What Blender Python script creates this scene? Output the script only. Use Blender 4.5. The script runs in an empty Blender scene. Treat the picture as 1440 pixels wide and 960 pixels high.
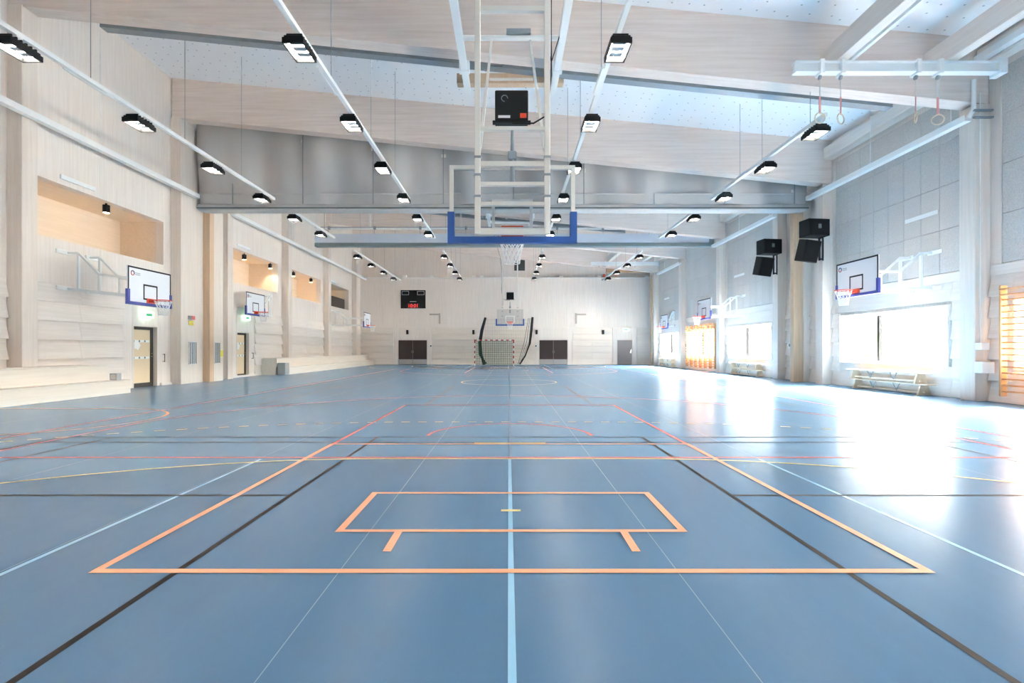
import bpy, bmesh, math, random
from mathutils import Vector, Matrix
random.seed(7)
scn = bpy.context.scene
C = scn.collection
PI = math.pi

# ------------------------------------------------------------------ camera
cam = bpy.data.cameras.new('camera'); camo = bpy.data.objects.new('camera', cam); C.objects.link(camo)
camo.location = (0, 0, 1.314); camo.rotation_euler = (PI/2, 0, 0)
cam.sensor_width = 36; cam.lens = 36*718/1440
cam.shift_x = 5/1440; cam.shift_y = 11/1440
cam.clip_start = 0.05; cam.clip_end = 600
scn.camera = camo

# ------------------------------------------------------------------ sky, sun, exposure
SUN = Vector((-1.1, -0.36, -1.0)).normalized()
w = bpy.data.worlds.new('sky'); scn.world = w; w.use_nodes = True
nt = w.node_tree; bg = nt.nodes['Background']
sk = nt.nodes.new('ShaderNodeTexSky'); sk.sky_type = 'NISHITA'; sk.sun_disc = False
sk.sun_elevation = math.asin(-SUN.z); sk.sun_rotation = math.atan2(-SUN.x, -SUN.y)
sk.air_density = 1.0; sk.dust_density = 6.0; sk.ozone_density = 1.0
hs = nt.nodes.new('ShaderNodeHueSaturation'); hs.inputs['Saturation'].default_value = .3
nt.links.new(sk.outputs[0], hs.inputs['Color']); nt.links.new(hs.outputs[0], bg.inputs[0]); bg.inputs[1].default_value = 3.4
sl = bpy.data.lights.new('sun', 'SUN'); so = bpy.data.objects.new('sun', sl); C.objects.link(so)
sl.energy = 52; sl.angle = math.radians(0.6); sl.color = (1, .95, .87)
so.rotation_euler = SUN.to_track_quat('-Z', 'Y').to_euler(); so.location = (60, 40, 60)
LAMP_EMIT = 44.0
vs = scn.view_settings
vs.view_transform = 'Standard'; vs.look = 'None'; vs.gamma = 1; vs.use_curve_mapping = False
vs.exposure = 1.85
cy = scn.cycles
cy.use_denoising = True
cy.max_bounces = 14; cy.diffuse_bounces = 10; cy.glossy_bounces = 4; cy.transparent_max_bounces = 16
cy.sample_clamp_indirect = 8; cy.caustics_reflective = False; cy.caustics_refractive = False

# ------------------------------------------------------------------ helpers
def lin(r, g, b):
    f = lambda v: (v/255/12.92) if v/255 <= .04045 else ((v/255+.055)/1.055)**2.4
    return (f(r), f(g), f(b), 1)

MATS = {}
def mat(name, rgb, rough=.5, metal=0, emit=None, estr=0, spec=.5):
    m = bpy.data.materials.new(name); m.use_nodes = True
    p = m.node_tree.nodes['Principled BSDF']
    p.inputs['Base Color'].default_value = lin(*rgb); p.inputs['Roughness'].default_value = rough
    p.inputs['Metallic'].default_value = metal; p.inputs['Specular IOR Level'].default_value = spec
    if emit:
        p.inputs['Emission Color'].default_value = lin(*emit); p.inputs['Emission Strength'].default_value = estr
    MATS[name] = m
    return m

def mottle(m, rgb2, scale=(1, 1, 1), detail=6, amount=.5, bump=0.0, nscale=1.0, rand=0.0, rough_var=0):
    """noise between the base colour and rgb2, stretched by scale, optional bump"""
    nt = m.node_tree; N = nt.nodes; L = nt.links; p = N['Principled BSDF']
    tc = N.new('ShaderNodeTexCoord'); mp = N.new('ShaderNodeMapping'); mp.inputs['Scale'].default_value = scale
    L.new(tc.outputs['Object'], mp.inputs['Vector'])
    oi = N.new('ShaderNodeObjectInfo'); ml = N.new('ShaderNodeMath'); ml.operation = 'MULTIPLY'; ml.inputs[1].default_value = 37.0
    L.new(oi.outputs['Random'], ml.inputs[0]); L.new(ml.outputs[0], mp.inputs['Location'])
    no = N.new('ShaderNodeTexNoise'); no.inputs['Scale'].default_value = nscale; no.inputs['Detail'].default_value = detail
    no.inputs['Roughness'].default_value = .65
    L.new(mp.outputs[0], no.inputs['Vector'])
    mr = N.new('ShaderNodeMapRange'); mr.inputs[1].default_value = .3; mr.inputs[2].default_value = .75
    mr.inputs[3].default_value = 0; mr.inputs[4].default_value = amount
    L.new(no.outputs['Fac'], mr.inputs[0])
    mx = N.new('ShaderNodeMix'); mx.data_type = 'RGBA'
    mx.inputs[6].default_value = p.inputs['Base Color'].default_value[:]; mx.inputs[7].default_value = lin(*rgb2)
    L.new(mr.outputs[0], mx.inputs[0])
    out = mx.outputs[2]
    if rand:
        hs = N.new('ShaderNodeHueSaturation')
        mv = N.new('ShaderNodeMapRange'); mv.inputs[3].default_value = 1-rand; mv.inputs[4].default_value = 1+rand
        L.new(oi.outputs['Random'], mv.inputs[0]); L.new(mv.outputs[0], hs.inputs['Value']); L.new(out, hs.inputs['Color'])
        out = hs.outputs[0]
    L.new(out, p.inputs['Base Color'])
    if bump:
        b = N.new('ShaderNodeBump'); b.inputs['Strength'].default_value = bump; b.inputs['Distance'].default_value = .01
        L.new(no.outputs['Fac'], b.inputs['Height']); L.new(b.outputs[0], p.inputs['Normal'])
    if rough_var:
        r = N.new('ShaderNodeMapRange'); r.inputs[3].default_value = p.inputs['Roughness'].default_value-rough_var
        r.inputs[4].default_value = p.inputs['Roughness'].default_value+rough_var
        L.new(no.outputs['Fac'], r.inputs[0]); L.new(r.outputs[0], p.inputs['Roughness'])
    return m

def wood(name, a, b, axis, rough=.6, rand=.025):
    s = [9, 9, 9]; s['xyz'.index(axis)] = .35
    return mottle(mat(name, a, rough, spec=.3), b, scale=s, detail=5, amount=.75, bump=.06, nscale=1.6, rand=rand)

WV = wood('spruce_vertical', (234, 225, 217), (216, 203, 192), 'z')
WX = wood('glulam_across', (230, 216, 207), (206, 187, 174), 'x')
WY = wood('spruce_along', (234, 225, 217), (216, 204, 193), 'y')
WXE = wood('spruce_across', (233, 223, 213), (214, 201, 188), 'x')
WCOL = wood('glulam_column', (228, 217, 207), (208, 193, 180), 'z')
WBR = wood('brown_post', (214, 186, 158), (194, 160, 128), 'z')
WBX = wood('brown_beam', (200, 162, 124), (172, 130, 94), 'x')
WBI = wood('birch_niche', (236, 220, 200), (222, 202, 178), 'y')
WBENCH = wood('bench_wood', (224, 200, 174), (202, 172, 142), 'y')
WBAR = wood('wallbar_wood', (224, 172, 122), (200, 140, 92), 'z')
WSTEP = wood('bleacher_wood', (232, 223, 211), (214, 201, 186), 'y')
CEIL = mat('ceiling_white', (243, 244, 245), .7)
def ceiling_dots(m):
    nt = m.node_tree; N = nt.nodes; L = nt.links; p = N['Principled BSDF']
    tc = N.new('ShaderNodeTexCoord'); vo = N.new('ShaderNodeTexVoronoi'); vo.voronoi_dimensions = '2D'
    vo.inputs['Scale'].default_value = 2.3; vo.inputs['Randomness'].default_value = .45
    L.new(tc.outputs['Object'], vo.inputs['Vector'])
    lt = N.new('ShaderNodeMath'); lt.operation = 'LESS_THAN'; lt.inputs[1].default_value = .055
    L.new(vo.outputs['Distance'], lt.inputs[0])
    mx = N.new('ShaderNodeMix'); mx.data_type = 'RGBA'; mx.inputs[6].default_value = lin(243, 244, 245); mx.inputs[7].default_value = lin(176, 182, 188)
    L.new(lt.outputs[0], mx.inputs[0]); L.new(mx.outputs[2], p.inputs['Base Color'])
ceiling_dots(CEIL)
FLOOR = mottle(mat('floor_blue', (100, 137, 168), 0.25, spec=.22), (96, 132, 163), scale=(6, .8, 1), detail=8, amount=.6, nscale=1.2)
ZONE = mottle(mat('floor_greyblue', (84, 118, 148), 0.25, spec=.22), (80, 113, 143), scale=(6, .8, 1), detail=8, amount=.6, nscale=1.2)
def paint(n, rgb): return mat(n, rgb, .28, spec=.25)
L_OR = paint('line_orange', (243, 172, 132)); L_RED = paint('line_red', (226, 104, 98)); L_YE = paint('line_yellow', (226, 205, 140))
L_BK = mat('line_black', (46, 43, 42), .5, spec=.1); L_BL = paint('line_lightblue', (146, 192, 220)); L_SEAM = paint('seam', (112, 142, 166)); L_DB = paint('line_slate', (104, 132, 158))
WHITE = mat('white_paint', (236, 236, 234), .4); IVORY = mat('ivory_paint', (226, 221, 211), .45)
GALV = mottle(mat('galvanised', (150, 156, 160), .45, .3), (130, 138, 142), nscale=6)
DKGREY = mat('dark_grey', (96, 104, 106), .5); BLACK = mat('black_plastic', (16, 16, 18), .55, spec=.3); BLACKM = mat('black_cloth_grille', (17, 17, 19), .9, spec=.15)
CHROME = mat('chrome', (190, 192, 194), .25, .9)
CURT = mottle(mat('curtain_grey', (190, 187, 184), .75), (178, 175, 172), scale=(1, 1, .2), nscale=2)
CURT2 = mat('net_curtain_pale', (206, 212, 222), .8); BARG = mat('bar_grey_green', (120, 132, 132), .5)
def weave(name, a, b):
    return mottle(mat(name, a, .9, spec=.2), b, scale=(1, 1, 1), detail=8, amount=.9, bump=.35, nscale=38, rand=.035)
PANEL = weave('wood_wool_grey', (214, 207, 200), (172, 164, 157))
BLUEPAD = mat('blue_pad', (38, 84, 156), .5); BLUEPAD2 = mat('indigo_pad', (62, 72, 150), .5)
BOARD = mat('board_white', (226, 228, 232), .35); ORANGE = mat('rim_orange', (228, 74, 40), .4)
NETW = mat('net_white', (235, 235, 232), .8); NETG = mat('net_green', (36, 92, 64), .8); NETD = mat('net_dark', (34, 36, 36), .9)
REDP = mat('goal_red', (190, 38, 46), .4)
DOORB = mat('door_brown', (60, 44, 42), .45); DOORG = mat('door_grey', (112, 106, 106), .4); KICK = mat('kick_plate', (176, 172, 170), .35, .4)
FRAMEB = mat('frame_dark_brown', (58, 50, 44), .4)
YEL = mat('sign_yellow', (232, 214, 76), .5); PAPER = mat('paper', (244, 244, 242), .7); GREYBOX = mat('grey_box', (166, 170, 172), .5)
ARMM = mat('arm_beige', (172, 162, 148), .5)
GREYDOT = mat('grey_dot', (120, 120, 118), .5)
LENS = mat('led_lens', (240, 240, 240), .4, emit=(255, 246, 232), estr=LAMP_EMIT)
LEDMOD = mat('led_module_grey', (176, 182, 190), .35)
WARM = mat('warm_lens', (255, 230, 190), .4, emit=(255, 214, 160), estr=8)
EXITM = mat('exit_sign_lit', (225, 245, 232), .4, emit=(190, 245, 210), estr=1.1)
EXITG = mat('exit_pictogram_green', (70, 175, 120), .5)
LEDRED = mat('led_red', (255, 60, 60), .4, emit=(255, 50, 50), estr=.35)
SCOREW = mat('score_outline', (200, 200, 200), .5)
PINK = mat('strap_red', (222, 150, 146), .7); ROPE = mat('strap_grey', (196, 190, 184), .7); RINGW = mat('ring_wood', (226, 205, 180), .5)
BRICK = mat('facade_brick', (196, 170, 156), .8); FACADE = mat('facade_pale', (214, 208, 200), .8); WINDK = mat('far_window', (120, 128, 136), .3)
GROUND = mottle(mat('outside_ground', (222, 219, 212), .9), (208, 206, 198), nscale=.2)
LEAF = mottle(mat('foliage', (142, 168, 118), .8), (104, 138, 86), nscale=1.5, detail=8, amount=.9); BARK = mat('bark', (110, 92, 78), .9)  # greens paled: outdoor glare haze is put into the leaf colour
LOGOB = mat('emblem_navy', (44, 48, 92), .5); LOGOR = mat('emblem_red', (214, 96, 92), .5); LOGOG = mat('emblem_grey', (150, 150, 158), .5)

def glass_mat(name, tint, refl):
    m = bpy.data.materials.new(name); m.use_nodes = True; N = m.node_tree.nodes; L = m.node_tree.links
    N.remove(N['Principled BSDF']); out = N['Material Output']
    t = N.new('ShaderNodeBsdfTransparent'); t.inputs[0].default_value = tint
    g = N.new('ShaderNodeBsdfGlossy'); g.inputs['Roughness'].default_value = .02
    fr = N.new('ShaderNodeFresnel'); fr.inputs[0].default_value = 1.3
    mu = N.new('ShaderNodeMath'); mu.operation = 'MULTIPLY'; mu.inputs[1].default_value = refl; L.new(fr.outputs[0], mu.inputs[0])
    mx = N.new('ShaderNodeMixShader'); L.new(mu.outputs[0], mx.inputs[0]); L.new(t.outputs[0], mx.inputs[1]); L.new(g.outputs[0], mx.inputs[2])
    L.new(mx.outputs[0], out.inputs[0]); MATS[name] = m
    return m
GLASS = glass_mat('window_glass', (.96, .98, .98, 1), .8)
ACRYL = glass_mat('backboard_glass', (.9, .915, .925, 1), .35)
def frosted(name, rgb):
    return mat(name, rgb, .35)
FROST = frosted('door_frosted_birch', (232, 208, 174))

def obj(name, bm, m=None, parent=None, smooth=False):
    me = bpy.data.meshes.new(name)
    bmesh.ops.recalc_face_normals(bm, faces=bm.faces[:])
    bm.to_mesh(me); bm.free()
    if m: me.materials.append(m)
    if smooth:
        for p in me.polygons: p.use_smooth = True
    o = bpy.data.objects.new(name, me); C.objects.link(o)
    if parent: o.parent = parent
    return o
def tag(o, label, cat, group=None):
    o['label'] = label; o['category'] = cat
    if group: o['group'] = group
    return o
def thing(name, label, cat, loc=(0, 0, 0), rz=0, group=None):
    o = bpy.data.objects.new(name, None); C.objects.link(o); o.location = loc; o.rotation_euler = (0, 0, rz)
    o.empty_display_size = .2
    return tag(o, label, cat, group)
def struct(o, label=None):
    o['kind'] = 'structure'
    if label: o['label'] = label
    return o
def copy_tree(o, parent=None):
    c = o.copy(); C.objects.link(c); c.parent = parent
    for ch in o.children: copy_tree(ch, c)
    return c

def bx(bm, x0, x1, y0, y1, z0, z1, ch=0):
    """box, optionally with chamfered edges"""
    r = bmesh.ops.create_cube(bm, size=1)
    vs_ = r['verts']
    for v in vs_:
        v.co = Vector((x0+(v.co.x+.5)*(x1-x0), y0+(v.co.y+.5)*(y1-y0), z0+(v.co.z+.5)*(z1-z0)))
    if ch:
        es = {e for v in vs_ for e in v.link_edges}
        bmesh.ops.bevel(bm, geom=list(es), offset=ch, segments=1, affect='EDGES')
    return vs_
def B(*a, ch=0):
    bm = bmesh.new(); bx(bm, *a, ch=ch); return bm
def bar(bm, p, q, wx=.05, wz=None, up=(0, 0, 1)):
    """rectangular bar from p to q"""
    wz = wz or wx
    p = Vector(p); q = Vector(q); d = q-p; L_ = d.length; d.normalize()
    u = Vector(up)
    if abs(d.dot(u)) > .98: u = Vector((0, 1, 0))
    s = d.cross(u).normalized(); t = s.cross(d).normalized()
    r = bmesh.ops.create_cube(bm, size=1)
    for v in r['verts']:
        c = v.co.copy(); v.co = p + d*((c.y+.5)*L_) + s*(c.x*wx) + t*(c.z*wz)
def tube(bm, pts, r, n=8, closed=False):
    pts = [Vector(p) for p in pts]; rings = []
    N_ = len(pts)
    for i, p in enumerate(pts):
        a = pts[(i-1) % N_] if (i > 0 or closed) else p
        b = pts[(i+1) % N_] if (i < N_-1 or closed) else p
        d = (b-a).normalized(); u = Vector((0, 0, 1))
        if abs(d.z) > .95: u = Vector((0, 1, 0))
        s = d.cross(u).normalized(); t = s.cross(d)
        rr = r[i] if isinstance(r, (list, tuple)) else r
        rings.append([bm.verts.new(p+s*math.cos(2*PI*k/n)*rr+t*math.sin(2*PI*k/n)*rr) for k in range(n)])
    rng = range(N_) if closed else range(N_-1)
    for i in rng:
        A, B_ = rings[i], rings[(i+1) % N_]
        for k in range(n):
            bm.faces.new((A[k], A[(k+1) % n], B_[(k+1) % n], B_[k]))
    if not closed:
        bm.faces.new(rings[0][::-1]); bm.faces.new(rings[-1])
def T(pts, r, n=8, closed=False):
    bm = bmesh.new(); tube(bm, pts, r, n, closed); return bm
def BAR(p, q, wx=.05, wz=None, up=(0, 0, 1)):
    bm = bmesh.new(); bar(bm, p, q, wx, wz, up); return bm

# hall measures
XL, XR = -12.7, 12.2            # wall faces
CL, CR = -12.3, 11.8            # column faces
Y0, Y1 = -3.5, 43.8             # end walls
def Zb(x): return 10.0-0.1012*(x+12.3)      # beam undersides
def Zc(x): return 11.52-0.0950*(x+12.7)     # roof deck underside
COLS = [0.35, 6.62, 12.93, 19.2, 22.4, 28.6, 35.0, 41.4]
CW = .42

# ------------------------------------------------------------------ floor and court lines
fl = struct(obj('floor', B(XL-.5, XR+.45, Y0-.3, Y1+.7, -.2, 0), FLOOR), 'blue glossy sports floor with court lines')
CX = .02
def strip_bm(pts, wd, z):
    bm = bmesh.new(); prev = None; n = len(pts)
    for i, p in enumerate(pts):
        a = pts[max(i-1, 0)]; b = pts[min(i+1, n-1)]
        d = Vector((b[0]-a[0], b[1]-a[1], 0)).normalized(); s = Vector((-d.y, d.x, 0))*wd/2
        q = Vector((p[0], p[1], z))
        cur = (bm.verts.new(q+s), bm.verts.new(q-s))
        if prev: bm.faces.new((prev[0], prev[1], cur[1], cur[0]))
        prev = cur
    return bm
_z = [0.002]
def cline(name, pts, wd, m):
    _z[0] += .00001
    return obj(name, strip_bm(pts, wd, _z[0]), m, fl)
def arcp(cx, cy, r, a0, a1, n=40):
    return [(cx+r*math.cos(math.radians(a0+(a1-a0)*i/n)), cy+r*math.sin(math.radians(a0+(a1-a0)*i/n))) for i in range(n+1)]
YM = 20.13
def mir(p): return [(x, 2*YM-y) for x, y in p]
# grey-blue goal zones (slightly proud so the joint reads)
for f in (False, True):
    pts = arcp(CX+1.5, .13, 6, 0, 90, 24)+arcp(CX-1.5, .13, 6, 90, 180, 24)
    if f: pts = mir(pts)
    bm = bmesh.new(); vsx = [bm.verts.new((x, y, .001)) for x, y in pts]; bm.faces.new(vsx)
    obj('goal_zone', bm, ZONE, fl)
# roll seams
for k in range(-6, 6):
    x = 2*k+1.0
    cline('floor_seam', [(x, Y0), (x, Y1)], .005, L_SEAM)
def ends(name, pts, wd, m):
    cline(name, pts, wd, m); cline(name, mir(pts), wd, m)
# volleyball across (light blue)
for x in (CX-.005, CX-2.98, CX+2.98):
    ends('volleyball_line', [(x, -2.9), (x, 6.1)], .035, L_BL)
cline('hall_centre_line', [(CX, 6.2), (CX, 34.0)], .025, L_DB)
# badminton across (black)
for c in (4.59, 15.0, 26.6, 37.0):
    for x in (-6.7, -5.94, -1.98, 1.98, 5.94, 6.7):
        cline('badminton_line', [(CX+x, c-3.05), (CX+x, c+3.05)], .042, L_BK)
    for dy in (-3.05, -2.62, 2.62, 3.05):
        cline('badminton_line', [(CX-6.7, c+dy), (CX+6.7, c+dy)], .04, L_BK)
    for s in (-1, 1):
        cline('badminton_line', [(CX+s*1.98, c), (CX+s*6.7, c)], .042, L_BK)
# basketball (red)
for x in (-7.5, 7.5):
    cline('basketball_line', [(CX+x, 6.2), (CX+x, 34.06)], .05, L_RED)
ends('basketball_line', [(CX-7.5, 6.2), (CX+7.5, 6.2)], .05, L_RED)
for s in (-1, 1):
    ends('basketball_line', [(CX+s*2.45, 6.2), (CX+s*2.45, 12.0)], .05, L_RED)
    ends('basketball_line', [(CX+s*6.6, 6.2), (CX+s*6.6, 9.19)], .05, L_RED)
ends('basketball_line', [(CX-2.45, 12.0), (CX+2.45, 12.0)], .05, L_RED)
ends('basketball_line', arcp(CX, 7.77, 1.25, 0, 180), .05, L_RED)
ends('basketball_line', arcp(CX, 7.77, 6.75, 12, 168, 60), .05, L_RED)
cline('centre_circle', arcp(CX, YM+.4, 1.9, 0, 360, 60), .05, L_YE)
cline('side_court_circle', arcp(-8.5, 9.5, 1.8, -90, 90, 30), .05, L_OR)
cline('side_court_line', [(-8.5, 7.7), (-12, 7.7)], .05, L_OR)
cline('side_court_line', [(-8.5, 11.3), (-12, 11.3)], .05, L_OR)
cline('side_court_line', [(-7.0, 6.9), (-6.1, 6.0)], .04, L_OR)
# handball (yellow)
ends('handball_goal_line', [(CX+1.5+6*math.cos(math.radians(a)), .13+6*math.sin(math.radians(a))) for a in range(0, 91, 3)]
     + [(CX-1.5+6*math.cos(math.radians(a)), .13+6*math.sin(math.radians(a))) for a in range(90, 181, 3)], .05, L_YE)
ends('seven_metre_line', [(CX-.5, 7.15), (CX+.5, 7.15)], .05, L_YE)
ends('keeper_mark', [(CX-.08, 4.16), (CX+.08, 4.16)], .05, L_YE)
path = arcp(CX+1.5, .13, 9.1, 14, 90, 400)+arcp(CX-1.5, .13, 9.1, 90, 166, 400)
acc = 0; seg = [path[0]]; dashes = []
on = True
for a, b in zip(path, path[1:]):
    L_ = math.hypot(b[0]-a[0], b[1]-a[1])
    n_ = max(1, int(L_/.05))
    for i in range(n_):
        t_ = (i+1)/n_; q = (a[0]+(b[0]-a[0])*t_, a[1]+(b[1]-a[1])*t_)
        acc += L_/n_
        if on: seg.append(q)
        if acc >= .15:
            acc = 0
            if on: dashes.append(seg)
            on = not on; seg = [q]
for d_ in dashes:
    ends('nine_metre_dash', [d_[0], d_[-1]], .05, L_YE)
# floorball goal areas (orange)
W5 = 2.46
ends('floorball_line', [(CX-W5-.025, 3.02), (CX+W5+.025, 3.02)], .055, L_OR)
ends('floorball_line', [(CX-W5-.025, 7.07), (CX+W5+.025, 7.07)], .05, L_OR)
for s in (-1, 1):
    ends('floorball_line', [(CX+s*W5, 3.02), (CX+s*W5, 7.07)], .055, L_OR)
    ends('floorball_line', [(CX+s*1.24, 3.69), (CX+s*1.24, 4.66)], .055, L_OR)
    ends('floorball_line', [(CX+s*.81, 3.31), (CX+s*.81, 3.67)], .055, L_OR)
ends('floorball_line', [(CX-1.2675, 3.69), (CX+1.2675, 3.69)], .05, L_OR)
ends('floorball_line', [(CX-1.2675, 4.66), (CX+1.2675, 4.66)], .05, L_OR)

# ------------------------------------------------------------------ roof, beams, columns
bm = bmesh.new()
vv = []
for x in (XL-.4, XR+.7):
    for y in (Y0-.5, Y1+.5):
        vv += [bm.verts.new((x, y, Zc(x))), bm.verts.new((x, y, Zc(x)+.4))]
a = vv
for f in ((0, 2, 6, 4), (1, 3, 7, 5), (0, 1, 3, 2), (4, 5, 7, 6), (0, 1, 5, 4), (2, 3, 7, 6)):
    bm.faces.new([a[i] for i in f])
struct(obj('ceiling', bm, CEIL), 'white sloping roof deck with rows of fixing dots')

def sloped(x0, x1, y0, y1, zb, zt):
    bm = bmesh.new()
    v = [bm.verts.new(p) for p in ((x0, y0, zb(x0)), (x1, y0, zb(x1)), (x1, y0, zt(x1)), (x0, y0, zt(x0)),
                                   (x0, y1, zb(x0)), (x1, y1, zb(x1)), (x1, y1, zt(x1)), (x0, y1, zt(x0)))]
    for f in ((0, 1, 2, 3), (4, 5, 6, 7), (0, 1, 5, 4), (3, 2, 6, 7), (0, 3, 7, 4), (1, 2, 6, 5)):
        bm.faces.new([v[i] for i in f])
    return bm
bord = ['overhead behind the camera', 'just overhead', 'first in view', 'second, above the grey divider curtain', 'just beyond the divider curtain',
        'above the second raised net', 'next before the far wall', 'nearest to the far wall']
for y, s in zip(COLS, bord):
    o = obj('glulam_beam', sloped(XL+.05, XR-.05, y, y+.43, Zb, lambda x: Zc(x)+.02), WX)
    struct(o, 'sloping glulam roof beam, '+s)
    for side in (-1, 1):
        x0, x1 = (XL, CL) if side < 0 else (CR, XR)
        o = obj('glulam_column', B(x0, x1, y-.02, y+CW, 0, (Zb(x1) if side > 0 else Zb(x0))-.002, ch=.012), WCOL)
        struct(o, 'timber column by the %s wall carrying the beam %s' % ('left' if side < 0 else 'right', s))

# ------------------------------------------------------------------ left wall: panels, niches, siding, doors
wl = bpy.data.objects.new('wall_left', None); C.objects.link(wl); struct(wl, 'pale spruce left wall with lit niches and lapped boards')
wr = bpy.data.objects.new('wall_right', None); C.objects.link(wr); struct(wr, 'right wall with acoustic panels over lapped boards and windows')
wb = bpy.data.objects.new('wall_back', None); C.objects.link(wb); struct(wb, 'far end wall of vertical spruce over lapped boards')
ROW = .525; NROW = 6; SID = ROW*NROW     # lapped boards up to 3.15
def lap_mesh(length, axis, sign, name):
    """one lapped board: thin at the top, proud at the bottom. runs along +axis, face towards sign"""
    bm = bmesh.new()
    prof = [(0, ROW), (.008, ROW), (.105, .012), (.1, .004), (0, .02)]
    vs0 = []; vs1 = []
    for d, z in prof:
        if axis == 'y':
            vs0.append(bm.verts.new((sign*d, 0, z))); vs1.append(bm.verts.new((sign*d, length, z)))
        else:
            vs0.append(bm.verts.new((0, sign*d, z))); vs1.append(bm.verts.new((length, sign*d, z)))
    for i in range(5):
        j = (i+1) % 5; bm.faces.new((vs0[i], vs0[j], vs1[j], vs1[i]))
    bm.faces.new(vs0[::-1]); bm.faces.new(vs1)
    bmesh.ops.recalc_face_normals(bm, faces=bm.faces[:])
    me = bpy.data.meshes.new(name); bm.to_mesh(me); bm.free()
    me.materials.append(WY if axis == 'y' else WXE)
    return me
_lap = {}
def siding(parent, axis, fixed, a0, a1, sign, rows=range(NROW), maxlen=3.2):
    n = max(1, math.ceil((a1-a0)/maxlen)); L_ = (a1-a0)/n
    key = (axis, round(L_, 3), sign)
    if key not in _lap: _lap[key] = lap_mesh(L_-.004, axis, sign, 'lapped_board')
    for i in range(n):
        for r in rows:
            o = bpy.data.objects.new('lapped_board', _lap[key]); C.objects.link(o); o.parent = parent
            o.location = (fixed, a0+i*L_, r*ROW) if axis == 'y' else (a0+i*L_, fixed, r*ROW)

def lp(y0, y1, z0, z1, x0=XL-.3, x1=XL, m=WV, name='timber_panel'):
    return obj(name, B(x0, x1, y0, y1, z0, z1, ch=.006), m, wl)
NZ0, NZ1, ND = 4.42, 6.0, 1.6
doors_l = [(17.3, 18.45), (23.9, 24.98)]
bays = list(zip(COLS, COLS[1:]))
edges = [(Y0-.3, .35)]+[(a, b) for a, b in bays]+[(41.4, Y1+.7)]
topz = Zc(XL)+.05
niche = {2: (13.73, 18.8), 4: (23.5, 28.1), 5: (29.9, 34.5), 6: (36.5, 40.6), 1: (7.3, 12.3)}
for i, (a, b) in enumerate(edges):
    bi = i-1
    lo, hi = a, b
    ds = [d for d in doors_l if lo < d[0] < hi]
    # lower zone 0..SID
    if ds:
        d0, d1 = ds[0]
        lp(lo, d0-.06, 0, SID); lp(d1+.06, hi, 0, SID); lp(d0-.06, d1+.06, 2.16, SID)
    else:
        lp(lo, hi, 0, SID)
    if bi in niche:
        n0, n1 = niche[bi]
        lp(lo, n0, SID, topz); lp(n1, hi, SID, topz)
        lp(n0, n1, SID, NZ0)
        mid = (n0+n1)/2
        lp(n0, mid-.4, NZ1, topz); lp(mid-.4, n1, NZ1, topz)
        nb = bmesh.new()
        xb = XL-ND
        bx(nb, xb-.1, xb, n0-.1, n1+.1, NZ0-.1, NZ1+.1)
        bx(nb, xb, XL-.3, n0-.1, n1+.1, NZ1, NZ1+.1)
        bx(nb, xb, XL-.3, n0-.1, n1+.1, NZ0-.1, NZ0)
        bx(nb, xb, XL-.3, n0-.1, n0, NZ0, NZ1); bx(nb, xb, XL-.3, n1, n1+.1, NZ0, NZ1)
        obj('niche_lining', nb, WBI, wl)
    else:
        n = max(1, round((hi-lo)/2.1)); st = (hi-lo)/n
        for k in range(n): lp(lo+k*st, lo+(k+1)*st, SID, topz)
siding(wl, 'y', XL, Y0+.05, .3, 1); siding(wl, 'y', XL, .8, 6.58, 1); siding(wl, 'y', XL, 7.06, 12.88, 1)
siding(wl, 'y', XL, 13.38, 16.8, 1); siding(wl, 'y', XL, 25.5, 28.56, 1); siding(wl, 'y', XL, 29.04, 34.96, 1)
siding(wl, 'y', XL, 35.44, 41.36, 1); siding(wl, 'y', XL, 41.84, Y1-.02, 1)
# curtain bay filling panels
obj('curtain_jamb', B(XL, CL-.02, 19.62, 20.6, 0, 9.9, ch=.008), WCOL, wl)
obj('curtain_post', B(XL, -12.05, 20.6, 20.9, 0, 9.8, ch=.008), WBR, wl)
obj('curtain_jamb', B(XL, -12.07, 20.9, 21.6, 0, 9.8, ch=.008), WCOL, wl)  # lit inner face of the post, put in as paler wood
struct(obj('baseboard_left', B(XL, XL+.075, 18.6, 28.5, 0, .09), WY))

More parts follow.
